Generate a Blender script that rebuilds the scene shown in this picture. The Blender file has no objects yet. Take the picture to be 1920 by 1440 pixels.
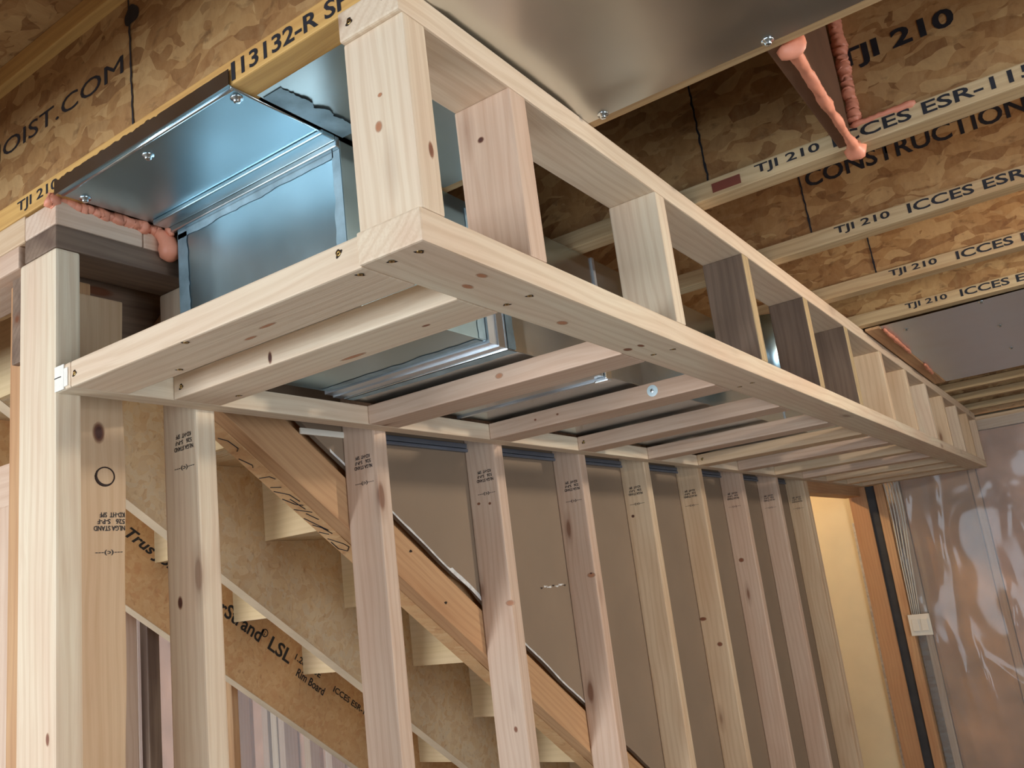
import bpy, bmesh, math, random
from mathutils import Vector, Matrix, noise
D = bpy.data
S = bpy.context.scene
COL = S.collection
random.seed(7)

# ------------------------------------------------------------------ camera
R = [[0.8182732790569955, 0.5620090635890546, -0.12072552847199547],
     [-0.22808616251712788, 0.12466158231767266, -0.9656273568831752],
     [-0.52764149121283, 0.8176828861708743, 0.2301937323495643]]
cd = D.cameras.new('camera')
cam = D.objects.new('camera', cd)
COL.objects.link(cam)
M = Matrix.Identity(4)
for i in range(3):
    M[i][0] = R[0][i]; M[i][1] = -R[1][i]; M[i][2] = -R[2][i]
M[0][3], M[1][3], M[2][3] = 1.19920776, -0.65688121, -0.35424742
cam.matrix_world = M
cd.sensor_fit = 'HORIZONTAL'; cd.sensor_width = 36.0
cd.lens = 1634.909 / 1920 * 36.0
cd.clip_start = 0.02
S.camera = cam

# ------------------------------------------------------------------ world, exposure
w = D.worlds.new('sky'); S.world = w; w.use_nodes = True
w.node_tree.nodes['Background'].inputs[0].default_value = (0.62, 0.80, 1.0, 1)
w.node_tree.nodes['Background'].inputs[1].default_value = 2.5
S.view_settings.view_transform = 'Standard'
S.view_settings.look = 'None'
S.view_settings.gamma = 1.0
S.view_settings.use_curve_mapping = False
S.view_settings.exposure = -0.12


def area_light(name, loc, target, size, sizey, power, color):
    l = D.lights.new(name, 'AREA'); l.shape = 'RECTANGLE'; l.size = size; l.size_y = sizey
    l.energy = power; l.color = color
    o = D.objects.new(name, l); COL.objects.link(o); o.location = loc
    o.rotation_euler = (Vector(target) - Vector(loc)).to_track_quat('-Z', 'Y').to_euler()
    return o


# daylight through the big window in the near wall, plus added side and patio fills
area_light('window_daylight', (0.9, -3.95, -0.75), (0.9, 0, -0.35), 3.0, 1.6, 60, (0.78, 0.90, 1.0))
area_light('added_side_fill', (-2.1, -3.95, -0.9), (-1.7, 0, -0.9), 1.7, 1.5, 165, (0.90, 0.95, 1.0))  # added fill brightening the wall and space under the stairs
area_light('added_patio_fill', (4.35, -0.6, -1.05), (0, 0.6, -0.6), 1.9, 1.9, 58, (0.92, 0.96, 1.0))  # added fill from the right, lifting the stair boards

# ------------------------------------------------------------------ material helpers
def new_mat(name):
    m = D.materials.new(name); m.use_nodes = True
    nt = m.node_tree
    return m, nt, nt.nodes['Principled BSDF']


def nd(nt, typ, **kw):
    n = nt.nodes.new(typ)
    for k, v in kw.items():
        if k.startswith('i_'):
            n.inputs[k[2:].replace('_', ' ')].default_value = v
        else:
            setattr(n, k, v)
    return n


def rgb(r, g, b):
    f = lambda c: ((c / 255 + 0.055) / 1.055) ** 2.4 if c > 10 else c / 255 / 12.92
    return (f(r), f(g), f(b), 1)


def ramp(nt, fac, stops, interp='LINEAR'):
    r = nt.nodes.new('ShaderNodeValToRGB'); r.color_ramp.interpolation = interp
    e = r.color_ramp.elements
    while len(e) < len(stops): e.new(0.5)
    for k, (p, c) in enumerate(stops):
        e[k].position = p; e[k].color = c
    nt.links.new(fac, r.inputs[0])
    return r.outputs[0]


def mix(nt, fac, a, b, mode='MIX'):
    n = nt.nodes.new('ShaderNodeMix'); n.data_type = 'RGBA'; n.blend_type = mode
    for idx, v in ((0, fac), (6, a), (7, b)):
        if hasattr(v, 'is_output') or hasattr(v, 'links'): nt.links.new(v, n.inputs[idx])
        else: n.inputs[idx].default_value = v
    return n.outputs[2]


def local_coords(nt, amt=40.0):
    """object-space coordinates, offset differently for every object"""
    tc = nt.nodes.new('ShaderNodeTexCoord'); oi = nt.nodes.new('ShaderNodeObjectInfo')
    mul = nd(nt, 'ShaderNodeMath', operation='MULTIPLY'); nt.links.new(oi.outputs['Random'], mul.inputs[0]); mul.inputs[1].default_value = amt
    add = nd(nt, 'ShaderNodeVectorMath', operation='ADD'); nt.links.new(tc.outputs['Object'], add.inputs[0]); nt.links.new(mul.outputs[0], add.inputs[1])
    return add.outputs[0], oi.outputs['Random']


def mapping(nt, vec, scale=(1, 1, 1), rot=(0, 0, 0)):
    m = nt.nodes.new('ShaderNodeMapping'); m.inputs['Scale'].default_value = scale; m.inputs['Rotation'].default_value = rot
    nt.links.new(vec, m.inputs[0]); return m.outputs[0]


def lumber(name, light, dark, tone2, knots=1.0, rough=0.6, clean=None):
    """sawn softwood, grain along local X"""
    m, nt, b = new_mat(name)
    v, rnd = local_coords(nt)
    dist = nd(nt, 'ShaderNodeTexNoise'); dist.inputs['Scale'].default_value = 1.0; dist.inputs['Detail'].default_value = 2
    nt.links.new(mapping(nt, v, (2.2, 9, 9)), dist.inputs['Vector'])
    addv = nd(nt, 'ShaderNodeVectorMath', operation='MULTIPLY_ADD')
    nt.links.new(dist.outputs['Color'], addv.inputs[0]); addv.inputs[1].default_value = (0, .035, .035); nt.links.new(v, addv.inputs[2])
    # growth rings
    wv = nd(nt, 'ShaderNodeTexWave', wave_type='RINGS', rings_direction='X')
    wv.inputs['Scale'].default_value = 26; wv.inputs['Distortion'].default_value = 3.0; wv.inputs['Detail'].default_value = 2; wv.inputs['Detail Scale'].default_value = 1.0
    nt.links.new(mapping(nt, addv.outputs[0], (.12, 1, 1)), wv.inputs['Vector'])
    fine = nd(nt, 'ShaderNodeTexNoise'); fine.inputs['Scale'].default_value = 1; fine.inputs['Detail'].default_value = 4
    nt.links.new(mapping(nt, addv.outputs[0], (5, 330, 330)), fine.inputs['Vector'])
    big = nd(nt, 'ShaderNodeTexNoise'); big.inputs['Scale'].default_value = 1; big.inputs['Detail'].default_value = 3
    nt.links.new(mapping(nt, v, (2.2, 14, 14)), big.inputs['Vector'])
    tone = mix(nt, ramp(nt, big.outputs['Fac'], [(.38, (0, 0, 0, 1)), (.66, (1, 1, 1, 1))]), light, tone2)
    rt = mix(nt, ramp(nt, rnd, [(0, (.0, .0, .0, 1)), (1, (.55, .55, .55, 1))]), tone, tone2)
    c1 = mix(nt, ramp(nt, wv.outputs['Fac'], [(.45, (0, 0, 0, 1)), (.95, (.20, .20, .20, 1))]), rt, dark)
    c2 = mix(nt, ramp(nt, fine.outputs['Fac'], [(.42, (0, 0, 0, 1)), (.8, (.26, .26, .26, 1))]), c1, dark)
    # knots
    vo = nd(nt, 'ShaderNodeTexVoronoi'); vo.inputs['Scale'].default_value = 1
    nt.links.new(mapping(nt, addv.outputs[0], (2.6, 9, 9)), vo.inputs['Vector'])
    kf = ramp(nt, vo.outputs['Distance'], [(.055, (1, 1, 1, 1)), (.085, (.35, .35, .35, 1)), (.16, (0, 0, 0, 1))])
    kk = mix(nt, knots, (0, 0, 0, 1), kf)
    c3 = mix(nt, kk, c2, rgb(118, 72, 48))
    if clean:   # weathered board whose one narrow edge (local -Z) is freshly planed
        tc = nt.nodes.new('ShaderNodeTexCoord'); sp = nt.nodes.new('ShaderNodeSeparateXYZ'); nt.links.new(tc.outputs['Object'], sp.inputs[0])
        lt = nd(nt, 'ShaderNodeMath', operation='LESS_THAN'); nt.links.new(sp.outputs['Z'], lt.inputs[0]); lt.inputs[1].default_value = -.0425
        c3 = mix(nt, lt.outputs[0], c3, mix(nt, fine.outputs['Fac'], clean, dark))
    nt.links.new(c3, b.inputs['Base Color'])
    b.inputs['Roughness'].default_value = rough
    b.inputs['Specular IOR Level'].default_value = .25
    bp = nd(nt, 'ShaderNodeBump'); bp.inputs['Strength'].default_value = .12; bp.inputs['Distance'].default_value = .002
    nt.links.new(fine.outputs['Fac'], bp.inputs['Height']); nt.links.new(bp.outputs[0], b.inputs['Normal'])
    return m


def strand_board(name, cols, scale=1.0, dark=rgb(70, 40, 22), stretch=5.0):
    m, nt, b = new_mat(name)
    v, rnd = local_coords(nt)
    nz = nd(nt, 'ShaderNodeTexNoise'); nz.inputs['Scale'].default_value = 9 * scale
    nt.links.new(v, nz.inputs['Vector'])
    dv = nd(nt, 'ShaderNodeVectorMath', operation='MULTIPLY_ADD'); nt.links.new(nz.outputs['Color'], dv.inputs[0])
    dv.inputs[1].default_value = (.05, .05, .05); nt.links.new(v, dv.inputs[2])
    out = None
    for k, ang in enumerate((.35, 1.25, -0.7, 2.2)):
        # faces may lie in any plane of the object, so each layer is turned about all axes
        mp = mapping(nt, dv.outputs[0], (9 * scale * (1 + .2 * k), 9 * stretch * scale, 9 * stretch * scale), (ang, ang * .8, ang))
        mp0 = mapping(nt, dv.outputs[0], (9 * scale, 9 * scale, 9 * scale), (0, 0, 0))
        vo = nd(nt, 'ShaderNodeTexVoronoi'); vo.inputs['Scale'].default_value = 1
        nt.links.new(mp, vo.inputs['Vector'])
        sep = nd(nt, 'ShaderNodeSeparateColor'); nt.links.new(vo.outputs['Color'], sep.inputs[0])
        col = ramp(nt, sep.outputs[0], [(i / (len(cols) - 1), c) for i, c in enumerate(cols)])
        if out is None: out = col
        else:
            msk = ramp(nt, sep.outputs[1], [(.52, (0, 0, 0, 1)), (.6, (.9, .9, .9, 1))])
            out = mix(nt, msk, out, col)
    n2 = nd(nt, 'ShaderNodeTexNoise'); n2.inputs['Scale'].default_value = 22 * scale; n2.inputs['Detail'].default_value = 5
    nt.links.new(mapping(nt, dv.outputs[0], (1, 3, 2), (.5, .4, .6)), n2.inputs['Vector'])
    out = mix(nt, ramp(nt, n2.outputs['Fac'], [(.60, (0, 0, 0, 1)), (.75, (.75, .75, .75, 1))]), out, dark)
    n3 = nd(nt, 'ShaderNodeTexNoise'); n3.inputs['Scale'].default_value = 1; n3.inputs['Detail'].default_value = 6; n3.inputs['Roughness'].default_value = .7
    nt.links.new(mapping(nt, dv.outputs[0], (40 * scale, 14 * scale, 22 * scale), (.4, .7, .5)), n3.inputs['Vector'])
    out = mix(nt, .28, out, ramp(nt, n3.outputs['Fac'], [(.30, cols[0]), (.5, cols[2]), (.68, cols[3])]))
    nt.links.new(out, b.inputs['Base Color'])
    b.inputs['Roughness'].default_value = .6
    b.inputs['Specular IOR Level'].default_value = .3
    bp = nd(nt, 'ShaderNodeBump'); bp.inputs['Strength'].default_value = .25; bp.inputs['Distance'].default_value = .003
    nt.links.new(n2.outputs['Fac'], bp.inputs['Height']); nt.links.new(bp.outputs[0], b.inputs['Normal'])
    return m


def galvanised(name, col=(.56, .62, .65, 1), rough=.24, wave=.35):
    m, nt, b = new_mat(name)
    v, rnd = local_coords(nt)
    b.inputs['Metallic'].default_value = 1
    n = nd(nt, 'ShaderNodeTexNoise'); n.inputs['Scale'].default_value = 3.2; n.inputs['Detail'].default_value = 1.5
    nt.links.new(v, n.inputs['Vector'])
    n2 = nd(nt, 'ShaderNodeTexNoise'); n2.inputs['Scale'].default_value = 9; n2.inputs['Detail'].default_value = 4
    nt.links.new(v, n2.inputs['Vector'])
    nt.links.new(ramp(nt, n2.outputs['Fac'], [(.3, tuple(c * .93 for c in col[:3]) + (1,)), (.7, col)]), b.inputs['Base Color'])
    nt.links.new(ramp(nt, n2.outputs['Fac'], [(.35, (rough * .92,) * 3 + (1,)), (.7, (rough * 1.12,) * 3 + (1,))]), b.inputs['Roughness'])
    bp = nd(nt, 'ShaderNodeBump'); bp.inputs['Strength'].default_value = wave; bp.inputs['Distance'].default_value = .02
    nt.links.new(n.outputs['Fac'], bp.inputs['Height']); nt.links.new(bp.outputs[0], b.inputs['Normal'])
    return m


def plain(name, col, rough=.6, metal=0.0, noise_amt=.12, nscale=12, spec=.4):
    m, nt, b = new_mat(name)
    v, rnd = local_coords(nt)
    n = nd(nt, 'ShaderNodeTexNoise'); n.inputs['Scale'].default_value = nscale; n.inputs['Detail'].default_value = 5
    nt.links.new(v, n.inputs['Vector'])
    lo = tuple(c * (1 - noise_amt) for c in col[:3]) + (1,); hi = tuple(min(1, c * (1 + noise_amt)) for c in col[:3]) + (1,)
    nt.links.new(ramp(nt, n.outputs['Fac'], [(.3, lo), (.7, hi)]), b.inputs['Base Color'])
    b.inputs['Roughness'].default_value = rough; b.inputs['Metallic'].default_value = metal
    b.inputs['Specular IOR Level'].default_value = spec
    return m


MW = lumber('spruce_white', rgb(230, 214, 188), rgb(186, 150, 114), rgb(222, 196, 170), .6)
MP = lumber('spruce_pink', rgb(220, 196, 174), rgb(176, 134, 106), rgb(208, 176, 152), .8)
MY = lumber('spruce_yellow', rgb(228, 204, 172), rgb(184, 144, 104), rgb(210, 178, 144), .8)
MO = lumber('fir_orange', rgb(206, 166, 124), rgb(156, 108, 74), rgb(190, 144, 104), .5)
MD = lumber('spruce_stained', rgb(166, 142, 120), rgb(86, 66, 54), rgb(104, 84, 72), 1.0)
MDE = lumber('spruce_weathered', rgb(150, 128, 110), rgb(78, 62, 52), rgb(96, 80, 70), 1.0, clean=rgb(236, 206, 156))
MFL = lumber('laminated_flange', rgb(206, 182, 142), rgb(138, 98, 62), rgb(192, 158, 114), .1)
MFY = lumber('laminated_flange_yellow', rgb(220, 178, 108), rgb(160, 110, 60), rgb(204, 156, 92), .1)
OSB = strand_board('strand_board_web', [rgb(118, 78, 46), rgb(150, 106, 64), rgb(174, 132, 84), rgb(198, 162, 112), rgb(156, 112, 70)], 1.3, rgb(78, 46, 26), 3.6)
OSBG = strand_board('strand_board_pale', [rgb(206, 176, 134), rgb(218, 194, 156), rgb(212, 194, 164), rgb(200, 164, 122), rgb(210, 196, 170)], 1.5, rgb(160, 116, 82), 4)
LSL = strand_board('laminated_strand_lumber', [rgb(200, 152, 106), rgb(210, 166, 118), rgb(218, 180, 134), rgb(200, 148, 102), rgb(210, 170, 124)], 1.3, rgb(158, 104, 66), 5)
GALV = galvanised('galvanised_steel')
GALVDAY = galvanised('galvanised_steel_daylight_tint', (.46, .65, .74, 1), .34, .35)  # blue of reflected window daylight put into the base colour
GALVF = galvanised('galvanised_steel_grey', (.64, .70, .76, 1), .40, .4)
GALVP = galvanised('galvanised_steel_pan', (.68, .68, .65, 1), .30, .6)
SEAL = plain('duct_sealant', rgb(150, 174, 184), .55, .35, .25, 30)
FOAM = plain('spray_foam', rgb(222, 142, 112), .5, 0, .12, 25, .5)
INK = plain('black_ink', rgb(34, 34, 40), .6, 0, .3, 60)
DRY = plain('drywall_paper_back', rgb(146, 126, 106), .9, 0, .05, 6, .15)
DRYC = plain('drywall_cream', rgb(238, 222, 184), .8, 0, .04, 6, .2)
PLY = lumber('riser_plywood', rgb(230, 204, 168), rgb(200, 170, 124), rgb(222, 196, 150), .1)
PAPER = plain('torn_gypsum', rgb(214, 212, 208), .9, 0, .2, 60)
SCREW = plain('brass_screw', rgb(190, 160, 100), .3, 1.0, .1)
ZINC = plain('zinc_screw', rgb(220, 230, 236), .18, 1.0, .1)
HOLE = plain('dark_recess', rgb(48, 36, 28), .9)
def knot_mat(name, core, rim):
    """a knot: dark heart, softer rim that blends into the board"""
    m, nt, b = new_mat(name)
    tc = nt.nodes.new('ShaderNodeTexCoord')
    gr = nd(nt, 'ShaderNodeVectorMath', operation='DISTANCE'); nt.links.new(tc.outputs['UV'], gr.inputs[0]); gr.inputs[1].default_value = (.5, .5, 0)
    nt.links.new(ramp(nt, gr.outputs['Value'], [(0, core), (.22, core), (.40, rim)]), b.inputs['Base Color'])
    nt.links.new(ramp(nt, gr.outputs['Value'], [(.26, (1, 1, 1, 1)), (.48, (0, 0, 0, 1))]), b.inputs['Alpha'])
    b.inputs['Roughness'].default_value = .6
    return m


KNOT = knot_mat('knot_wood', rgb(128, 78, 54), rgb(170, 116, 84))
KNOTD = knot_mat('knot_wood_dark', rgb(78, 44, 36), rgb(150, 100, 74))
KNOTL = knot_mat('knot_wood_pale', rgb(178, 122, 88), rgb(200, 154, 122))
SPLIT = plain('split_wood', rgb(240, 236, 226), .8, 0, .06, 60)
WHITEP = plain('white_plastic', rgb(236, 230, 216), .35, 0, .02)
DARKGAP = plain('dark_gap', rgb(60, 60, 62), .7, 0, .2)
CABLE = plain('cable_jacket', rgb(206, 202, 192), .4, 0, .05)
GREYTR = plain('grey_channel', rgb(112, 116, 126), .5, .2, .1)
CONC = plain('concrete', rgb(104, 100, 92), .85, 0, .1, 3)
WALLM = plain('painted_wall', rgb(160, 148, 132), .9, 0, .04, 3)
INSUL = plain('pink_insulation', rgb(216, 170, 142), .95, 0, .35, 4, .1)
INSULB = plain('brown_insulation', rgb(196, 146, 98), .95, 0, .45, 3, .1)


def poly_mat():
    m = D.materials.new('polyethylene_sheet'); m.use_nodes = True; nt = m.node_tree
    b = nt.nodes['Principled BSDF']; out = nt.nodes['Material Output']
    b.inputs['Base Color'].default_value = rgb(214, 214, 214); b.inputs['Roughness'].default_value = .10
    b.inputs['Specular IOR Level'].default_value = 1.0
    v, _ = local_coords(nt)
    n = nd(nt, 'ShaderNodeTexNoise'); n.inputs['Scale'].default_value = 3.2; n.inputs['Detail'].default_value = 1.5; n.inputs['Distortion'].default_value = 1.2
    nt.links.new(mapping(nt, v, (1, 1, .5)), n.inputs['Vector'])
    bp = nd(nt, 'ShaderNodeBump'); bp.inputs['Strength'].default_value = .5; bp.inputs['Distance'].default_value = .03
    nt.links.new(n.outputs['Fac'], bp.inputs['Height']); nt.links.new(bp.outputs[0], b.inputs['Normal'])
    b.inputs['Alpha'].default_value = .30
    return m


POLY = poly_mat()


def bulb_mat(name, col, strength):
    m, nt, b = new_mat(name)
    b.inputs['Base Color'].default_value = (1, 1, 1, 1)
    b.inputs['Emission Color'].default_value = col
    b.inputs['Emission Strength'].default_value = strength
    return m


# ------------------------------------------------------------------ mesh helpers
def link(o, parent=None):
    COL.objects.link(o)
    if parent is not None:
        o.parent = parent
        o.matrix_parent_inverse = Matrix.Identity(4)
    return o


def mesh_obj(name, bm, mat, parent=None, smooth=False):
    me = D.meshes.new(name); bm.to_mesh(me); bm.free()
    if smooth:
        for p in me.polygons: p.use_smooth = True
    me.materials.append(mat)
    return link(D.objects.new(name, me), parent)


def tag(o, label=None, cat=None, group=None, kind=None):
    if label: o['label'] = label
    if cat: o['category'] = cat
    if group: o['group'] = group
    if kind: o['kind'] = kind
    return o


def place_world(o, mw):
    """world placement, also for a child of an unrotated Empty or of a beam"""
    if o.parent is None: o.matrix_world = mw
    else:
        pw = Matrix.Identity(4); p = o.parent; chain = []
        while p is not None: chain.append(p); p = p.parent
        for p in reversed(chain): pw = pw @ p.matrix_basis
        o.matrix_basis = pw.inverted() @ mw
    return o


def box_bm(dx, dy, dz, bev=0.0, seg=2):
    bm = bmesh.new(); bmesh.ops.create_cube(bm, size=1)
    bmesh.ops.scale(bm, vec=(dx, dy, dz), verts=bm.verts)
    if bev: bmesh.ops.bevel(bm, geom=list(bm.edges), offset=min(bev, dx * .3, dy * .3, dz * .3), segments=seg, affect='EDGES', profile=.6)
    return bm


AX = {'x': Matrix.Identity(3), 'y': Matrix(((0, -1, 0), (1, 0, 0), (0, 0, 1))), 'z': Matrix(((0, 0, -1), (0, 1, 0), (1, 0, 0)))}


def beam(name, x0, x1, y0, y1, z0, z1, axis, mat, parent=None, bev=.0028, wob=0.0):
    """a stick from (x0,y0,z0) to (x1,y1,z1) whose local X runs along the given world axis"""
    d = Vector((x1 - x0, y1 - y0, z1 - z0)); c = Vector(((x0 + x1) / 2, (y0 + y1) / 2, (z0 + z1) / 2))
    A = AX[axis]; ld = A.transposed() @ d; ld = Vector((abs(ld.x), abs(ld.y), abs(ld.z)))
    bm = box_bm(ld.x, ld.y, ld.z, bev)
    if wob:
        bmesh.ops.subdivide_edges(bm, edges=[e for e in bm.edges if abs((e.verts[0].co - e.verts[1].co).x) > ld.x * .5], cuts=60)
        for v in bm.verts:
            if v.co.y > 0: v.co.y += wob * noise.noise(Vector((v.co.x * 4, 3.3, 0))) - wob * .4
    o = mesh_obj(name, bm, mat, parent, smooth=False)
    mw = A.to_4x4(); mw.translation = c
    return place_world(o, mw)


def prism(name, pts, axis, a0, a1, mat, parent=None):
    """pts 2D polygon; axis 'x': pts=(y,z), 'y': pts=(x,z), 'z': pts=(x,y)"""
    bm = bmesh.new()
    f = {'x': lambda p, a: (a, p[0], p[1]), 'y': lambda p, a: (p[0], a, p[1]), 'z': lambda p, a: (p[0], p[1], a)}[axis]
    v0 = [bm.verts.new(f(p, a0)) for p in pts]; v1 = [bm.verts.new(f(p, a1)) for p in pts]
    bm.faces.new(v0); bm.faces.new(v1[::-1]); n = len(pts)
    for i in range(n): bm.faces.new((v0[i], v1[i], v1[(i + 1) % n], v0[(i + 1) % n]))
    bmesh.ops.recalc_face_normals(bm, faces=bm.faces)
    c = Vector((0, 0, 0))
    for v in bm.verts: c += v.co
    c /= len(bm.verts)
    for v in bm.verts: v.co -= c
    o = mesh_obj(name, bm, mat, parent)
    return place_world(o, Matrix.Translation(c))


def basis(o, xd, yd):
    xd = Vector(xd).normalized(); yd = Vector(yd).normalized(); zd = xd.cross(yd)
    m = Matrix((xd, yd, zd)).transposed().to_4x4(); m.translation = Vector(o); return m


def text(s, origin, xd, yd, width, height, parent, name='lettering', mat=None, bold=.012, shear=0.0):
    """flat printed lettering: lower-left corner at origin, stretched to width x height"""
    cu = D.curves.new(name, 'FONT'); cu.body = s; cu.size = 1; cu.offset = bold; cu.resolution_u = 3; cu.shear = shear
    to = D.objects.new('tmp', cu); COL.objects.link(to)
    dg = bpy.context.evaluated_depsgraph_get()
    me = D.meshes.new_from_object(to.evaluated_get(dg))
    D.objects.remove(to)
    xs = [v.co.x for v in me.vertices]; ys = [v.co.y for v in me.vertices]
    sx = width / (max(xs) - min(xs)); sy = height / (max(ys) - min(ys)); mx, my = min(xs), min(ys)
    for v in me.vertices: v.co = Vector(((v.co.x - mx) * sx, (v.co.y - my) * sy, 0))
    me.name = name; me.materials.clear(); me.materials.append(mat or INK)
    o = link(D.objects.new(name, me), parent)
    return place_world(o, basis(origin, xd, yd))


def disc(name, c, nrm, rx, ry, mat, parent, along=(0, 1, 0), irregular=.12, h=.0001):
    bm = bmesh.new(); n = 20; ring = []; k = random.random() * 9
    ctr = bm.verts.new((0, 0, h))
    for i in range(n):
        a = 2 * math.pi * i / n; r = 1 + irregular * math.sin(3 * a + k) + irregular * .5 * math.sin(5 * a + 2 * k)
        ring.append(bm.verts.new((rx * r * math.cos(a), ry * r * math.sin(a), 0)))
    for i in range(n): bm.faces.new((ctr, ring[i], ring[(i + 1) % n]))
    uvl = bm.loops.layers.uv.new('UVMap')
    for f in bm.faces:
        for l in f.loops: l[uvl].uv = (.5 + .5 * l.vert.co.x / rx, .5 + .5 * l.vert.co.y / ry)
    o = mesh_obj(name, bm, mat, parent, smooth=True)
    z = Vector(nrm).normalized(); x = Vector(along); x = x - z * x.dot(z)
    if x.length < .05: x = Vector((1, 0, 0)) - z * z.x
    x.normalize(); y = z.cross(x)
    m = Matrix((x, y, z)).transposed().to_4x4(); m.translation = Vector(c) + z * .0003
    return place_world(o, m)


def screw(c, nrm, parent, kind='wood'):
    """a countersunk wood screw seen head-on, or a hex zip screw"""
    bm = bmesh.new()
    z = Vector(nrm).normalized(); x = z.orthogonal().normalized(); y = z.cross(x)
    if kind == 'wood':
        prof = [(.0034, .0), (.0033, .0006), (.0018, .0007), (.0010, .0002)]
        seg = 14; mat = SCREW
    else:
        prof = [(.0085, 0), (.0085, .0012), (.0050, .0016), (.0047, .0058), (.0035, .0066)]
        seg = 12; mat = ZINC
    rings = []
    for r, h in prof: rings.append([bm.verts.new((r * math.cos(2 * math.pi * i / seg), r * math.sin(2 * math.pi * i / seg), h)) for i in range(seg)])
    for a, b2 in zip(rings, rings[1:]):
        for i in range(seg): bm.faces.new((a[i], a[(i + 1) % seg], b2[(i + 1) % seg], b2[i]))
    bm.faces.new(rings[-1])
    o = mesh_obj('screw', bm, mat, parent, smooth=True)
    m = Matrix((x, y, z)).transposed().to_4x4(); m.translation = Vector(c)
    place_world(o, m)
    if kind == 'wood':
        hb = disc('screw_recess', c, nrm, .0052, .0042, HOLE, parent, along=x, irregular=.2, h=.0001)
    return o


def tube(name, pts, rad, mat, parent=None, seg=10, lump=0.0, smooth=True):
    """tube through points; rad float or list"""
    bm = bmesh.new(); n = len(pts); P = [Vector(p) for p in pts]; rings = []
    up = Vector((0.13, .21, 1)).normalized()
    for i in range(n):
        t = (P[min(i + 1, n - 1)] - P[max(i - 1, 0)]).normalized()
        a = t.cross(up).normalized(); b = a.cross(t)
        r = rad[i] if isinstance(rad, (list, tuple)) else rad
        ring = []
        for k in range(seg):
            an = 2 * math.pi * k / seg
            rr = r * (1 + lump * noise.noise(P[i] * 60 + Vector((math.cos(an), math.sin(an), 0)) * 1.2))
            ring.append(bm.verts.new(P[i] + (a * math.cos(an) + b * math.sin(an)) * rr))
        rings.append(ring)
    for r1, r2 in zip(rings, rings[1:]):
        for k in range(seg): bm.faces.new((r1[k], r1[(k + 1) % seg], r2[(k + 1) % seg], r2[k]))
    bm.faces.new(rings[0][::-1]); bm.faces.new(rings[-1])
    return mesh_obj(name, bm, mat, parent, smooth=smooth)


def bead(p0, p1, n, r, jitter, seed, extra=()):
    """a lumpy bead of foam from p0 to p1, bulging in blobs"""
    rnd = random.Random(seed); p0 = Vector(p0); p1 = Vector(p1); pts = []; rad = []
    for i in range(n):
        t = i / (n - 1); q = p0.lerp(p1, t)
        blob = .5 + .5 * noise.noise(Vector((t * n / 7.5, seed * 3.7, 0)))
        q = q + Vector((rnd.uniform(-1, 1), rnd.uniform(-1, 1), rnd.uniform(-1, 1))) * jitter * .35
        q.z -= jitter * blob * .5
        pts.append(q); rad.append(r * (.6 + .65 * blob))
    rad[0] *= .4; rad[-1] *= .5
    return pts, rad


def empty(name, loc):
    o = D.objects.new(name, None); COL.objects.link(o); o.location = loc; o.empty_display_size = .05
    return o


ORD = ['first', 'second', 'third', 'fourth', 'fifth', 'sixth', 'seventh', 'eighth', 'ninth', 'tenth', 'eleventh', 'twelfth', 'thirteenth', 'fourteenth']
W = .694; L = .038; B = .089; ZT = .3084; ZJ = .3096
FLOOR = -2.13; SUB = .612

# ------------------------------------------------------------------ room shell
def slab(name, x0, x1, y0, y1, z0, z1, mat):
    return tag(beam(name, x0, x1, y0, y1, z0, z1, 'x', mat, None, 0), kind='structure')


slab('floor', -4.2, 4.6, -4.3, 6.6, FLOOR - .1, FLOOR, CONC)
slab('ceiling', -4.2, 4.6, -4.3, 6.6, SUB, SUB + .02, OSB)
slab('wall_far', -4.2, 4.6, 5.12, 5.2, FLOOR, SUB, OSBG)
slab('wall_left', -4.2, -4.12, -4.3, 6.6, FLOOR, SUB, WALLM)
# right wall with an unseen patio door opening added for the fill light
tag(prism('wall_right', [(-4.3, FLOOR), (-1.6, FLOOR), (-1.6, -.05), (.4, -.05), (.4, FLOOR), (5.12, FLOOR), (5.12, SUB), (-4.3, SUB)], 'x', 4.45, 4.55, WALLM), kind='structure')
# near wall with the big window, cut as four bands
nw = empty('wall_near', (0, -4.2, FLOOR)); tag(nw, kind='structure')
for a, b_, c_, d_ in ((-4.2, -3.0, FLOOR, SUB), (-1.2, -.65, FLOOR, SUB), (2.45, 4.45, FLOOR, SUB), (-.65, 2.45, FLOOR, -1.6), (-.65, 2.45, .1, SUB), (-3.0, -1.2, FLOOR, -1.7), (-3.0, -1.2, -.1, SUB)):
    beam('wall_panel', a, b_, -4.25, -4.15, c_, d_, 'x', WALLM, nw, 0)
wf = empty('window_1', (.9, -4.2, -.75)); tag(wf, kind='structure')
for a, b_, c_, d_ in ((-.65, -.59, -1.6, .1), (2.39, 2.45, -1.6, .1), (-.59, 2.39, -1.6, -1.54), (-.59, 2.39, .04, .1), (.87, .93, -1.54, .04)):
    beam('window_frame', a, b_, -4.24, -4.16, c_, d_, 'x', WHITEP, wf, .004)
wg = empty('added_side_window', (-2.1, -4.2, -.9)); tag(wg, kind='structure')  # unseen second window, added to go with the side fill light
for a, b_, c_, d_ in ((-3.0, -2.94, -1.7, -.1), (-1.26, -1.2, -1.7, -.1), (-2.94, -1.26, -1.7, -1.64), (-2.94, -1.26, -.16, -.1)):
    beam('window_frame', a, b_, -4.24, -4.16, c_, d_, 'x', WHITEP, wg, .004)
df = empty('added_patio_door', (4.5, -.6, FLOOR)); tag(df, kind='structure')  # unseen door frame, added to go with the right-hand fill
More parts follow.
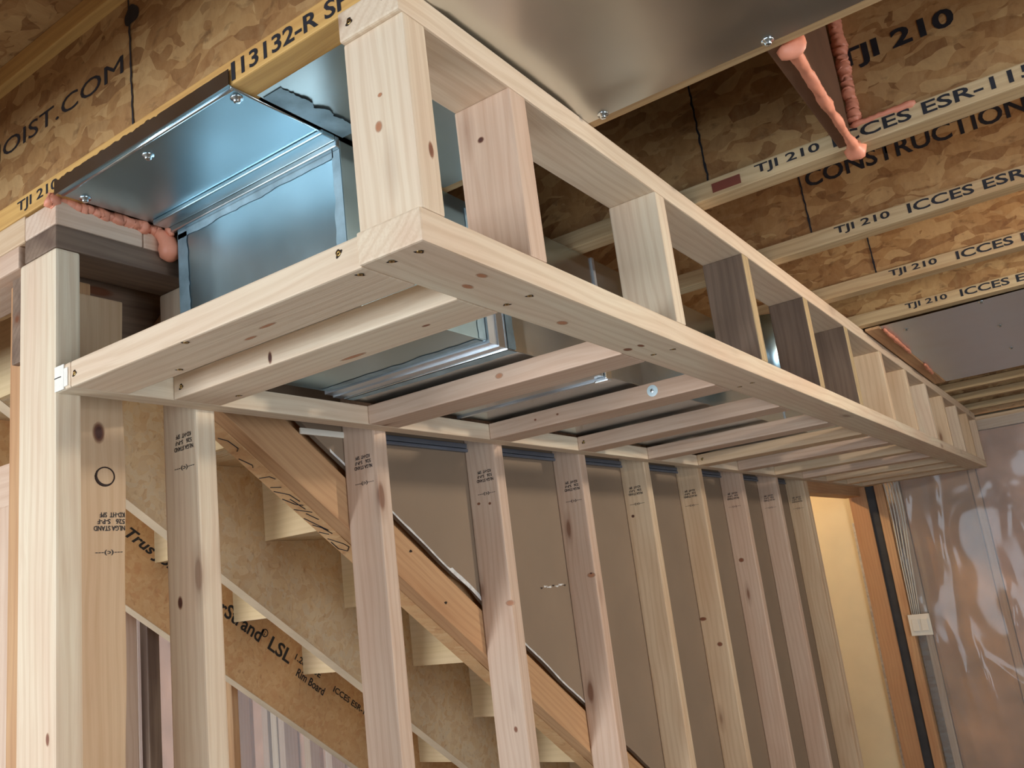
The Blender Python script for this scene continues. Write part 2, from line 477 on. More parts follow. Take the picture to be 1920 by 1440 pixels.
for a, b_, c_, d_ in ((-1.6, -1.52, FLOOR, -.05), (.32, .4, FLOOR, -.05), (-1.52, .32, -.13, -.05), (-.66, -.58, FLOOR, -.13)):
    beam('door_frame', 4.47, 4.53, a, b_, c_, d_, 'z', WHITEP, df, .004)

# ------------------------------------------------------------------ lamps
def bulb(name, x, y, label, strength, col, z=.2, top=ZJ):
    r = empty(name, (x, y, top)); tag(r, label, 'lamp')
    bm = bmesh.new(); bmesh.ops.create_cone(bm, cap_ends=True, segments=28, radius1=.035, radius2=.055, depth=top - z - .06)
    h = mesh_obj('lamp_holder', bm, WHITEP, r, True); place_world(h, Matrix.Translation((x, y, (top + z + .06) / 2)))
    bm = bmesh.new(); bmesh.ops.create_uvsphere(bm, u_segments=24, v_segments=14, radius=.03)
    for v in bm.verts:
        if v.co.z > 0: v.co.x *= 1 - v.co.z * 10; v.co.y *= 1 - v.co.z * 10; v.co.z *= 1.9
    g = mesh_obj('bulb', bm, bulb_mat(name + '_glow', col, strength), r, True); place_world(g, Matrix.Translation((x, y, z)))
    return r


bulb('ceiling_lamp', 2.4, 1.4, 'bare bulb in a white holder under the joists at the right', 1800, (1.0, .91, .78, 1))
bulb('ceiling_lamp', -.95, -1.45, 'added fill bulb in a white holder left of the stair wall, behind the camera side', 130, (1.0, .90, .78, 1), z=.2, top=SUB)  # added bulb, an unseen fill for the area under the stairs
bulb('stairwell_lamp', -.85, 4.05, 'bare warm bulb in a white holder beyond the doorway', 1000, (1.0, .72, .38, 1), z=.50, top=SUB)

# ------------------------------------------------------------------ I-joists
jy = [-.43, 0.0, .40, .837, 1.285, 1.735, 2.13, 2.57, 3.0, 3.50, 3.87, 4.28, 4.72]
jn = ['nearest the windows, running before the soffit corner', 'over the near end of the soffit, yellow and printed', 'along the far edge of the big pan',
      'carrying the end of the peach foam strand', 'third bare one from the big pan', 'fourth bare one from the big pan', 'edging the near side of the farther metal pan',
      'hidden above the farther pan, nearer one', 'hidden above the farther pan, farther one', 'edging the far side of the farther pan', 'first past the farther pan, in shadow',
      'second past the farther pan, in shadow', 'last one before the plastic-covered wall']
jn[4] = 'next after the foam joist'; jn[5] = 'second after the foam joist'
for k, y in enumerate(jy):
    if k in (7, 8): continue   # wholly hidden above the farther pan
    xa = -1.25 if k < 2 else -.085
    r = empty('wooden_joist', (xa, y, ZJ)); tag(r, 'wooden I-joist ' + jn[k], 'joist', 'wooden joists of the floor above')
    fm = MFY if k == 1 else MFL
    fw = .045
    bf = beam('bottom_flange', xa, 4.4, y, y + fw, ZJ, ZJ + .036, 'x', fm, r, .002)
    beam('top_flange', xa, 4.4, y, y + fw, SUB - .036, SUB, 'x', fm, r, .002)
    wb = beam('web', xa, 4.4, y + .018, y + .027, ZJ + .036, SUB - .036, 'x', OSB, r, 0)
    fy = y - .0006; wy = y + .0172
    X = (1, 0, 0); Z = (0, 0, 1)
    if k == 1:
        text('13132-R SF', (.432, fy, ZJ + .006), X, Z, .186, .024, bf, bold=.02)
        beam('ink_mark', .413, .420, fy - .0003, fy, ZJ + .004, ZJ + .03, 'z', INK, bf, 0)
        text('TJI 210', (-.112, fy, ZJ + .007), X, Z, .118, .022, bf)
        text('TRUSJOIST.COM', (-.40, wy, .448), X, Z, .553, .040, wb, bold=0)
        text('WWW.', (-.60, wy, .448), X, Z, .17, .040, wb, bold=0)
        disc('ink_blot', (.177, wy, .543), (0, -1, 0), .018, .016, INK, wb, irregular=.1)
    if k in (3, 4, 5, 6):
        xo = {3: (.813, .952), 4: (.841, .994), 5: (.867, 1.029), 6: (.835, .987)}[k]
        text('TJI 210', (xo[0], fy, ZJ + .010), X, Z, .117, .021, bf, bold=.02)
        text('ICCES ESR-1153', (xo[1], fy, ZJ + .010), X, Z, .335, .022, bf, bold=.02)
        text('TJI 210', (xo[1] + 1.1, fy, ZJ + .010), X, Z, .117, .021, bf, bold=.02)
    if k == 3:
        text('TJI 210', (.985, wy, .452), X, Z, .19, .044, wb, bold=.03)
    if k == 4:
        text('CONSTRUCTION. A CONTINUOUS', (.80, wy, .458), X, Z, .92, .04, wb, bold=.02)
    if k in (1, 3, 4, 5):
        jx = {1: .175, 3: .72, 4: .79, 5: .835}[k]
        bm = bmesh.new(); n = 34; prev = None
        z0, z1 = ZJ + .036, SUB - .04
        for i in range(n):
            z = z0 + (z1 - z0) * i / (n - 1); ww = .0016 + .0022 * abs(noise.noise(Vector((i * .9, k, 0))))
            xc = jx - (z - z0) * .02 + .002 * noise.noise(Vector((i * .5, k, 3)))
            cur = (bm.verts.new((xc - ww, wy - .0006, z)), bm.verts.new((xc + ww, wy - .0006, z)))
            if prev: bm.faces.new((prev[0], prev[1], cur[1], cur[0]))
            prev = cur
        place_world(mesh_obj('web_joint', bm, INK, wb), Matrix.Identity(4))
    if k == 3:
        o = beam('stain', .73, .785, fy - .0002, fy, ZJ + .008, ZJ + .026, 'x', plain('red_stain', rgb(120, 62, 48), .7), bf, 0)

# rim at the stair opening and the band above the far wall
tag(beam('rim_board', -.12, -.088, .05, 4.9, ZJ, SUB - .002, 'y', LSL), 'strand lumber rim board closing the joist ends over the stud wall', 'board')
tag(beam('rim_board', .0, 4.4, 4.975, 5.005, ZJ, SUB - .002, 'x', LSL), 'strand lumber rim board above the plastic-covered far wall', 'board')

# ------------------------------------------------------------------ soffit framing
soff = 'dimension lumber of the dropped soffit frame'
def T(o, label, cat='board', group=None): return tag(o, label, cat, group)

tp = T(beam('top_plate', W - B, W, -.006, 4.90, ZT - L, ZT, 'y', MW), 'long top plate of the soffit side frame, tight under the joists', 'board')
bp = T(beam('bottom_plate', W - B, W, -.006, 4.90, 0, L, 'y', MW), 'long bottom plate along the outer lower edge of the soffit', 'board')
led = T(beam('ledger_strip', 0.0005, L, 0, 4.88, 0, L, 'y', MW), 'narrow ledger strip screwed along the stud wall under the duct', 'board')
for x, y in ((.672, .015), (.636, .012), (.668, .232), (.631, .235), (.635, .661), (.671, .661), (.66, 1.08), (.63, 1.09)):
    screw((x, y, 0), (0, 0, -1), bp)
for x, y, rx, ry, m in ((.64, .14, .012, .006, KNOTL), (.672, .125, .011, .006, KNOTL), (.634, .367, .013, .008, KNOTL), (.624, .588, .012, .008, KNOT), (.648, .587, .012, .005, KNOT)):
    disc('knot', (x, y, 0), (0, 0, -1), rx, ry, m, bp)
screw((.676, -.006, .296), (0, -1, 0), tp); screw((.622, -.006, .29), (0, -1, 0), tp)
beam('split_end', .0006, .024, -.0022, -.0002, .0005, .0376, 'x', SPLIT, led, .0008); beam('split_end', .022, .033, -.0016, -.0002, .004, .031, 'x', SPLIT, led, .0008)
beam('split_crack', .0008, .018, -.0026, -.0021, .0195, .0208, 'x', HOLE, led, 0)
# face studs
fy = [.0, .205, .641, 1.066, 1.505, 1.913, 2.377, 2.803, 3.23, 3.672, 4.10, 4.50, 4.86]
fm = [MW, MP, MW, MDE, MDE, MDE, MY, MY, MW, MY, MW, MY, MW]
fl = ['pale corner stud of the soffit at its near end', 'pinkish soffit stud with an orange stain, second from the near corner', 'pale soffit stud third from the near corner',
      'weathered brown soffit stud, fourth from the near corner', 'weathered brown soffit stud, fifth from the near corner', 'weathered brown soffit stud, sixth from the near corner',
      'bright yellowish soffit stud just past the weathered ones']
for k, y in enumerate(fy):
    lab = fl[k] if k < len(fl) else 'short soffit stud, %s from the near corner' % ORD[k]
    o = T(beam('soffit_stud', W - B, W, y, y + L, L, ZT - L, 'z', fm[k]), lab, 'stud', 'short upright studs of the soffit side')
    if k == 0:
        disc('knot', (.646, y, .150), (0, -1, 0), .008, .006, KNOTL, o, along=(0, 0, 1)); disc('knot', (W, .025, .112), (1, 0, 0), .012, .005, KNOT, o, along=(0, 0, 1))
        disc('knot', (.652, y, .186), (0, -1, 0), .004, .003, KNOTL, o)
    if k == 1: disc('knot', (.642, y, .216), (0, -1, 0), .006, .005, KNOTD, o)
    if k == 2: disc('knot', (.63, y, .065), (0, -1, 0), .005, .004, KNOTD, o)
# bottom rungs
ry = [.0, .166, .605, 1.017, 1.437, 1.88, 2.288, 2.70, 3.156, 3.58, 4.0, 4.43, 4.80]
rm = [MW, MW, MP, MP, MP, MP, MY, MP, MY, MP, MY, MY, MY]
rl = ['bright soffit cross board closing the near end of the soffit', 'bright soffit cross board with a dark edge knot, just behind the end board',
      'pinkish split-grained soffit cross board, third from the near end', 'soffit cross board with a round bright washer on its edge']
for k, y in enumerate(ry):
    lab = rl[k] if k < len(rl) else 'flat soffit cross board, %s from the near end' % ORD[k]
    x0 = .0385 if k else .0385
    o = T(beam('soffit_cross_board', x0, W - B - .001, y, y + B, 0, L, 'x', rm[k]), lab, 'board', 'flat cross boards under the duct')
    if k == 0:
        screw((.572, y, .027), (0, -1, 0), o); screw((.049, y, .018), (0, -1, 0), o); screw((.292, .006, 0), (0, 0, -1), o); screw((.186, .072, 0), (0, 0, -1), o); screw((.589, .013, 0), (0, 0, -1), o)
        disc('knot', (.40, .045, 0), (0, 0, -1), .018, .004, KNOTL, o, along=(1, 0, 0)); disc('knot', (.35, .06, 0), (0, 0, -1), .014, .004, KNOTL, o, along=(1, 0, 0))
    if k == 1:
        screw((.058, y, .017), (0, -1, 0), o); screw((.106, .236, 0), (0, 0, -1), o)
        disc('knot', (.264, y, .012), (0, -1, 0), .005, .011, KNOTD, o, along=(1, 0, 0)); disc('knot', (.515, .213, 0), (0, 0, -1), .008, .004, KNOT, o, along=(1, 0, 0))
        disc('knot', (.36, .235, 0), (0, 0, -1), .03, .006, KNOTL, o, along=(1, 0, 0))
    if k == 2: disc('knot', (.36, y, .022), (0, -1, 0), .010, .006, KNOTL, o, along=(1, 0, 0))
    if k == 3:
        disc('washer', (.467, y, .020), (0, -1, 0), .0125, .0125, plain('washer_blue_white', rgb(206, 226, 232), .3), o, irregular=0, h=.002)
        disc('nail_head', (.467, y - .002, .020), (0, -1, 0), .004, .004, ZINC, o, irregular=0, h=.001)
        for xx in (.17, .23): disc('knot', (xx, y, .02), (0, -1, 0), .004, .003, KNOT, o)
    if k in (4, 6): screw((.057, y, .020), (0, -1, 0), o)

# ------------------------------------------------------------------ stud wall beside the stairs
wy = [0, .2336, .659, 1.083, 1.502, 1.924, 2.375, 2.815, 3.274, 3.70, 3.741]
wm = [MW, MW, MP, MP, MP, MY, MY, MP, MP, MY, MY]
wl = ['pale corner stud at the left end of the stair wall', 'white wall stud with a dark oval knot, next to the corner stud', 'pink wall stud crossing the light stair risers',
      'pink stamped wall stud, fourth from the corner', 'pink stamped wall stud, fifth from the corner', 'wall stud, sixth from the corner, with a dark scuffed top',
      'yellowish wall stud, seventh from the corner', 'orange-streaked wall stud, eighth from the corner', 'brownish wall stud, ninth from the corner',
      'pale trimmer stud just left of the lit doorway', 'king stud paired behind the trimmer at the lit doorway']
def stamp(parent, xc, yy, ztop, s=1.0):
    X = (-1, 0, 0); Z = (0, 0, -1)
    for i, (t, wd) in enumerate((('KD-HT  SPF', .040), ('526   S-P-F', .044), ('NLGA STAND', .050))):
        text(t, (xc + wd / 2 * s, yy - .0007, ztop - i * .0105 * s - .001), X, Z, wd * s, .0075 * s, parent, 'grade_stamp', bold=.02)
    text('---(c)---', (xc + .026, yy - .0007, ztop - .054), X, Z, .052, .009, parent, 'grade_stamp', bold=.01)


for k, y in enumerate(wy):
    x0 = -.102 if k == 0 else -B
    o = T(beam('wall_stud', x0, 0, y, y + L, FLOOR + .04, .226, 'z', wm[k], bev=.004), wl[k], 'stud', 'studs of the wall beside the stairs')
    if k in (1, 2, 3, 4): stamp(o, -.036 if k > 1 else -.034, y, -.020 - .012 * k, 1.0)
    if k in (5, 6, 7, 8, 9): stamp(o, -.045, y, -.07, 1.0)
    if k == 1: disc('knot', (-.057, y, -.307), (0, -1, 0), .0125, .0075, KNOTD, o, along=(0, 0, 1), irregular=.03)
    if k == 3:
        disc('knot', (-.063, y, -.136), (0, -1, 0), .006, .004, KNOT, o); disc('knot', (-.004, y, -.379), (0, -1, 0), .016, .008, KNOTL, o); disc('knot', (-.03, y, -.14), (0, -1, 0), .005, .004, KNOT, o)
        disc('knot', (-.03, y, -.66), (0, -1, 0), .006, .008, KNOT, o)
    if k == 4: disc('knot', (-.013, y, -.336), (0, -1, 0), .016, .008, KNOTL, o); disc('knot', (-.013, y, -.332), (0, -1, 0), .006, .004, KNOTD, o)
    if k == 5: disc('knot', (-.067, y, -.165), (0, -1, 0), .007, .006, KNOTD, o)
    if k == 6: disc('knot', (-.076, y, -.53), (0, -1, 0), .016, .008, KNOT, o); disc('knot', (-.029, y, -.62), (0, -1, 0), .012, .009, KNOT, o)
    if k == 7: disc('knot', (-.057, y, -.342), (0, -1, 0), .013, .010, KNOT, o)
    if k == 0: disc('knot', (-.02, y, -.469), (0, -1, 0), .010, .005, KNOT, o, along=(0, 0, 1))
bk = T(beam('backing_stud', -.128, -.0895, .085, .1655, FLOOR + .04, .20, 'z', MY, wob=.012), 'knotty shaded stud turned flat behind the left corner stud', 'stud')
rr_ = [(-.0893, .128 + .0155 * math.cos(a), -.10 + .0145 * math.sin(a)) for a in [i * math.pi / 12 for i in range(25)]]
place_world(tube('knot_ring', rr_, [.0012 + .0014 * max(0, math.cos(i * math.pi / 12 - 3.9)) for i in range(25)], plain('bark', rgb(58, 44, 40), .8), bk, 6), Matrix.Identity(4))
disc('knot', (-.0894, .118, -.03), (1, 0, 0), .020, .012, KNOTD, bk, along=(0, 0, 1))
Xs = (0, -1, 0); Zs = (0, 0, -1)
for i, (t, wd) in enumerate((('KD-HT  SPF', .042), ('526   S-P-F', .046), ('NLGA STAND', .052))):
    text(t, (-.0885, .160, -.157 - i * .0105), Xs, Zs, wd, .008, bk, 'grade_stamp', bold=.02)
text('---(c)---', (-.0885, .155, -.215), Xs, Zs, .045, .009, bk, 'grade_stamp', bold=.01)
# plates
T(beam('stair_light_block', -.1655, -.1295, .02, .27, .085, .300, 'y', MD), 'dark board added to keep light out behind the flat shaded stud, high in the stair opening', 'board')  # dark board added so the opening stays dark and light does not leak through
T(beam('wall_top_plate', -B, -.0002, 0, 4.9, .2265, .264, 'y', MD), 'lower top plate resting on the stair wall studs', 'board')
T(beam('wall_top_plate', -B, -.0004, 0, .145, .2645, ZJ - .006, 'y', MP), 'short upper plate piece at the left corner, under the foam bead', 'board')
T(beam('wall_top_plate', -B, -.0002, .1465, 4.9, .2645, ZJ - .006, 'y', MP), 'long upper top plate starting behind the foam bead', 'board')
T(beam('side_wall_plate', -1.3, -B - .018, .0, B, .2265, .264, 'x', MP), 'lower plate of the wall running left from the corner', 'board')
T(beam('side_wall_plate', -1.3, -B - .0005, .0, B, .2645, ZJ - .001, 'x', MY), 'upper plate of the wall running left, under the yellow joist', 'board')
T(beam('side_wall_stud', -.190, -.1025, .03, .115, FLOOR + .04, .2255, 'z', MO), 'reddish stud tight behind the left corner stud', 'stud')
T(beam('side_wall_block', -.62, -.1915, .09, .128, -.12, -.04, 'x', MP), 'pinkish blocking board at the far left edge', 'board')
T(beam('side_wall_stud', -.33, -.1925, .032, .07, FLOOR + .04, -.13, 'z', MP), 'pink stud below the blocking board at the far left', 'stud')
T(beam('wall_bottom_plate', -B, 0, 0, 3.78, FLOOR, FLOOR + .0395, 'y', MP), 'bottom plate of the stair wall on the floor', 'board')
# doorway at the far end
T(beam('door_header', -B, -.0005, 3.78, 4.86, -.055, .2255, 'y', MO), 'orange header over the lit doorway', 'board')
T(beam('door_stud', -.075, .026, 4.885, 4.93, FLOOR, -.0005, 'z', MO), 'orange stud at the far side of the lit doorway', 'stud')
T(beam('gap_strip', .026, .078, 4.90, 4.925, FLOOR, -.002, 'z', DARKGAP), 'dark strip painted in for the gap between the two orange studs', 'strip')  # dark strip standing in for the shaded gap between the studs
T(beam('door_stud', .0785, .128, 4.885, 4.93, FLOOR, -.002, 'z', MO), 'narrow orange stud beside the cable bundle', 'stud')
# cream drywall seen through the doorway
bm = bmesh.new(); n = 60; a = []; 
for i in range(n + 1):
    z = FLOOR + (0.20 - FLOOR) * i / n; a.append((-.088 + .006 * noise.noise(Vector((z * 9, 0, 1))) + .004 * noise.noise(Vector((z * 40, 2, 1))), z))
T(prism('cream_drywall', [(-1.2, FLOOR), *a, (-1.2, .20)], 'y', 4.945, 4.958, DRYC), 'cream drywall sheet lit warmly beyond the doorway', 'drywall')
beam('torn_edge', -.100, -.084, 4.9435, 4.9448, -1.9, -.2, 'z', PAPER, D.objects['cream_drywall'], 0, wob=.012)

# back drywall of the stair wall, cut along the stair slope
sl = .722
pts = []
ys = [.30 + i * .05 for i in range(64)]
cut = []
for y in ys:
    z = .424 - .728 * y
    if z < FLOOR: break
    j = .006 * noise.noise(Vector((y * 11, 0, 0))) + (.010 if 1.03 < y < 1.10 else 0)
    cut.append((y, z + j))
bm = bmesh.new(); rows = []
for y, z in [*cut, (3.73, FLOOR + .02)]:
    rows.append([bm.verts.new((x, y, zz)) for x, zz in ((-.0896, z), (-.0896, .205), (-.1022, .205), (-.1022, z))])
for a_, b2 in zip(rows, rows[1:]):
    for k in range(4): bm.faces.new((a_[k], b2[k], b2[(k + 1) % 4], a_[(k + 1) % 4]))
bm.faces.new(rows[0]); bm.faces.new(rows[-1][::-1])
bmesh.ops.recalc_face_normals(bm, faces=bm.faces)
T(mesh_obj('drywall_sheet', bm, DRY), 'grey-brown paper back of drywall between the wall studs', 'drywall')
o = D.objects['drywall_sheet']
bm = bmesh.new(); prev = None
for i in range(120):
    y = .62 + i * .0085
    z = .424 - .728 * y + .006 * noise.noise(Vector((y * 11, 0, 0)))
    wd = .0035 + .004 * abs(noise.noise(Vector((y * 30, 4, 0)))) + (.007 if .98 < y < 1.08 else 0)
    cur = (bm.verts.new((-.0885, y, z - .002)), bm.verts.new((-.0885, y, z + wd)))
    if prev: bm.faces.new((prev[0], cur[0], cur[1], prev[1]))
    prev = cur
place_world(mesh_obj('torn_edge', bm, PAPER, o), Matrix.Identity(4))
for i in range(7):
    disc('torn_patch', (-.0895, 1.36 + i * .02, -.354 + .003 * (i % 2)), (1, 0, 0), .006 + .003 * (i % 3), .0022, PAPER if i % 3 else HOLE, o, irregular=.3)
# grey channel along the drywall under the ledger
ch = empty('grey_channel', (-.085, .3, 0)); T(ch, 'grey double-ribbed channel along the drywall just under the ledger', 'channel')
beam('channel_rib', -.0895, -.078, .70, 3.69, -.004, .004, 'y', GREYTR, ch, .002)
beam('channel_rib', -.0895, -.080, .70, 3.69, .006, .018, 'y', GREYTR, ch, .002)
T(beam('white_strip', -.0895, -.084, .54, .665, .001, .014, 'y', WHITEP), 'short white strip under the ledger beside the pink stud', 'strip')

# ------------------------------------------------------------------ stairs
st = empty('staircase', (-.6, 1.4, FLOOR)); T(st, 'rough open staircase of strand-lumber stringers and pale risers', 'stairs')
ks = list(range(-2, 10)); yk = lambda k: .863 + .26 * k; zk = lambda k: -.155 - .1875 * k
def stringer(x0, x1, mat):
    top = []
    for k in ks: top += [(yk(k), zk(k)), (yk(k) + .26, zk(k))]
    ylast = yk(9) + .26
    top.append((ylast, FLOOR))
    yb = (.286 - FLOOR) / sl
    poly = [(yk(-2), .286 - sl * yk(-2) + .0)] + [(yk(-2), zk(-2))] + top[1:] + [(yb, FLOOR)]
    return prism('stringer', poly, 'x', x0, x1, mat, st)
stringer(-.172, -.1285, LSL)
s2 = stringer(-.602, -.57, OSBG)
s3 = stringer(-1.067, -1.035, LSL)
for k in ks:
    a, b_ = yk(k), zk(k)
    beam('riser', -1.075, -.1285, a - .014, a - .0005, b_ + .0005, b_ + .186, 'x', PLY, st, 0)
    beam('tread', -1.075, -.1285, a - .0, a + .285, b_ + .0005, b_ + .024, 'x', OSBG, st, .002) if False else beam('tread', -1.075, -.1285, a, a + .246, b_ + .0005, b_ + .024, 'x', OSBG, st, .002)
EDGE = plain('sawn_edge', rgb(206, 182, 152), .8)
# white edge bands under the middle and far stringers
def edge_band(x0, x1):
    pts = [(.12, .2835 - sl * .12), (2.9, .2835 - sl * 2.9), (2.9, .2855 - sl * 2.9), (.12, .2855 - sl * .12)]
    prism('stringer_edge', pts, 'x', x0, x1, EDGE, st)
edge_band(-.604, -.568); edge_band(-1.069, -1.033)
# printing on the far stringer (runs down the slope)
c_, s_ = math.cos(math.atan(sl)), math.sin(math.atan(sl))
XD = (0, c_, -s_); YD = (0, s_, c_)
def onstr(s, y, z, wdt, hgt, bold=.02, shear=0): text(s, (-1.0342, y, z), XD, YD, wdt, hgt, s3, 'lettering', bold=bold, shear=shear)
onstr('Trus Joist', .752, -.085, .215, .042, .025, .35)
onstr('TimberStrand', .925, -.215, .335, .044)
onstr('\u00ae', 1.205, -.388, .026, .026)
onstr('LSL', 1.228, -.432, .100, .044)
onstr('1.26" 1.3E', 1.335, -.478, .125, .021)
onstr('Rim Board', 1.335, -.528, .135, .026)
onstr('ICCES ESR-1387', 1.49, -.600, .22, .020)
disc('ink_blot', (-1.0342, 1.665, -.745), (1, 0, 0), .018, .018, INK, s3)
# sloped 2x4 nailed behind the studs and its handwritten neighbour
pts = [(.12, .286 - sl * .12), (3.34, .286 - sl * 3.34), (3.34, .396 - sl * 3.34), (.12, .396 - sl * .12)]
def slopebeam(name, x0, x1, zb, h, y0, y1, mat):
    Lh = (y1 - y0) / c_; bm = box_bm(Lh, x1 - x0, h, .0025); ob = mesh_obj(name, bm, mat)
    mid = Vector(((x0 + x1) / 2, (y0 + y1) / 2, zb - sl * (y0 + y1) / 2 + h / 2 / c_))
    m = Matrix((Vector((0, c_, -s_)), Vector((-1, 0, 0)), Vector((0, s_, c_)))).transposed().to_4x4(); m.translation = mid
    ob.matrix_world = m; return ob
sn = slopebeam('sloped_rail', -.128, -.0905, .287, .088, .235, 2.72, MO)
T(sn, 'orange sloping rail nailed behind the studs along the stairs', 'board')
sb = slopebeam('sloped_board', -.128, -.0905, .287 + .1105, .10, .12, .66, MD) if False else None
disc('nail_hole', (-.0902, .845, -.24), (1, 0, 0), .005, .003, HOLE, sn); disc('nail_hole', (-.0902, .95, -.36), (1, 0, 0), .005, .003, HOLE, sn)
# handwriting: pen strokes on the underside of the near stringer
def under(y, x): return (x, y, .286 - sl * y - .0012)
strokes = [[(.50, -.168), (.502, -.14), (.51, -.132)], [(.525, -.165), (.53, -.14)], [(.535, -.168), (.55, -.14), (.57, -.133)], [(.556, -.168), (.575, -.15), (.58, -.135)], [(.56, -.15), (.59, -.14)],
           [(.585, -.168), (.60, -.132)], [(.60, -.15), (.62, -.135)], [(.61, -.168), (.65, -.14)], [(.63, -.165), (.64, -.15), (.66, -.14)], [(.65, -.168), (.66, -.15)],
           [(.67, -.165), (.69, -.14), (.70, -.135), (.71, -.15), (.70, -.166), (.68, -.166)], [(.40, -.16), (.41, -.145), (.43, -.14), (.435, -.15)], [(.45, -.165), (.47, -.15), (.475, -.155)]]
for q in strokes: place_world(tube('pen_stroke', [under(*p) for p in q], .0009, INK, st, 5), Matrix.Identity(4))

# wall beyond the stairs: studs, poly and insulation
for i, (xa, xb) in enumerate(((-3.9, -3.36), (-3.32, -2.83), (-2.79, -2.12), (-2.08, -1.70), (-1.66, -1.24))):
    T(beam('insulation_batt', xa, xb, 2.01, 2.09, FLOOR, .5, 'z', INSUL, bev=.01), 'pink insulation batt in the wall under the stairs, %s from the left' % ORD[i], 'insulation', 'pink insulation under the stairs')
for i, (x, m_) in enumerate(((-3.36, MP), (-2.83, MP), (-2.12, MO), (-1.925, MP), (-1.87, MW), (-1.825, MP), (-1.70, MY), (-1.56, MP), (-1.24, MW))):
    T(beam('stairwell_stud', x, x + .036, 1.93 if i != 6 else 1.95, 2.0, FLOOR, .5, 'z', m_), 'background stud under the stairs, %s from the left' % ORD[i], 'stud', 'studs under the stairs')
T(beam('stairwell_post', -1.22, -1.19, .800, .89, FLOOR, -.20, 'z', MP), 'pale pink post standing under the stringer beside the flat shaded stud', 'stud')
T(beam('stairwell_post', -1.20, -1.165, .905, .945, FLOOR, -.20, 'z', MD), 'brown post under the stringer, between plastic and pink post', 'stud')
T(beam('stairwell_post', -1.20, -1.165, 1.19, 1.215, FLOOR, -.30, 'z', MO), 'thin orange post under the stringer, right of the knotted white stud', 'stud')


def sheet(name, x0, x1, z0, z1, yv, label, seed, axis='y', nx=150, nz=170, amp=.02, cat='plastic sheet'):
    bm = bmesh.new(); g = []
    folds = []
    rnd = random.Random(seed)
    for _ in range(int(26 * (x1 - x0))):
        a = rnd.uniform(-1.1, 1.1) if rnd.random() < .4 else rnd.uniform(-.25, .25)
        folds.append((rnd.uniform(x0, x1), rnd.uniform(z0, z1), a,  rnd.uniform(.08, .40), rnd.uniform(.005, .014), rnd.uniform(.4, 1)))
    for i in range(nx + 1):
        row = []
        for j in range(nz + 1):
            x = x0 + (x1 - x0) * i / nx; z = z0 + (z1 - z0) * j / nz
            d = amp * .5 * noise.noise(Vector((x * 2.2, z * 1.3, seed)))
            d += amp * .25 * noise.noise(Vector((x * 7, z * 4, seed + 5)))
            for (fx, fz, fa, fl_, fw_, fh) in folds:
                dx = (x - fx) * math.cos(fa) + (z - fz) * math.sin(fa); dz = -(x - fx) * math.sin(fa) + (z - fz) * math.cos(fa)
                d += amp * .55 * fh * math.exp(-abs(dx) / (fw_ * 1.2)) * math.exp(-(dz / fl_) ** 2)
            row.append(bm.verts.new((x, yv - d, z) if axis == 'y' else (yv + d, x, z)))
        g.append(row)
    for i in range(nx):
        for j in range(nz): bm.faces.new((g[i][j], g[i + 1][j], g[i + 1][j + 1], g[i][j + 1]))
    o = mesh_obj(name, bm, POLY, None, True)
    return T(o, label, cat)


sheet('plastic_sheet', .13, 4.3, -2.1, .275, 4.965, 'wrinkled clear plastic sheet over the insulated far wall', 3, nx=300, nz=190, amp=.026)
sheet('plastic_sheet', -4.0, -1.16, -2.1, .5, 1.905, 'clear plastic sheet over the pink wall under the stairs', 9, nx=170, nz=110, amp=.012)
# far wall: studs and insulation behind the plastic
for i in range(10):
    x = .16 + i * .42
    T(beam('far_wall_stud', x, x + L, 5.015, 5.105, FLOOR, .22, 'z', MO if i % 2 else MY), 'stud behind the clear plastic of the far wall, %s from the doorway' % ORD[i], 'stud', 'studs behind the far plastic')
    T(beam('insulation_batt', x + L + .002, x + .418, 5.015, 5.10, FLOOR, .22, 'z', INSULB if i % 2 == 0 else INSUL, bev=.02), 'insulation batt behind the far plastic, %s from the doorway' % ORD[i], 'insulation', 'insulation batts of the far wall')
T(beam('far_wall_plate', .0, 4.4, 5.01, 5.10, .222, .302, 'x', MY), 'doubled top plate over the plastic-covered far wall', 'board')

# cables and switch
def cable(pts, lab, r=.0036): T(tube('cable', pts, r, CABLE, None, 8), lab, 'cable', 'cables dropping to the switch')
cn = ['leftmost', 'second', 'middle', 'fourth', 'rightmost']
for i in range(5):
    q = []
    for j in range(16):
        t = j / 15; z = -.0 - .76 * t
        x = .138 + .019 * i + (.004 * math.sin(5 * t + 2 * i) * (1 - t)) * (i % 2) + .016 * math.sin(t * 3.0) * (1 - t) - .0092 * i * t + .0015 * math.sin(9 * t)
        q.append((x, 4.878 - .006 * math.sin(3 * t), z + (.02 if j == 0 else 0)))
    cable(q, 'pale electrical cable above the switch, %s of five at the top' % cn[i])
sw = empty('light_switch', (.172, 4.87, -.81)); T(sw, 'white double light switch at the end of the cables', 'switch')
o = beam('switch_plate', .115, .230, 4.862, 4.869, -.873, -.756, 'x', WHITEP, sw, .002)
beam('rocker', .131, .166, 4.855, 4.8615, -.848, -.782, 'z', WHITEP, sw, .0015); beam('rocker', .179, .214, 4.855, 4.8615, -.848, -.782, 'z', WHITEP, sw, .0015)
beam('switch_box', .12, .225, 4.8695, 4.905, -.868, -.761, 'x', GREYTR, sw, .002)

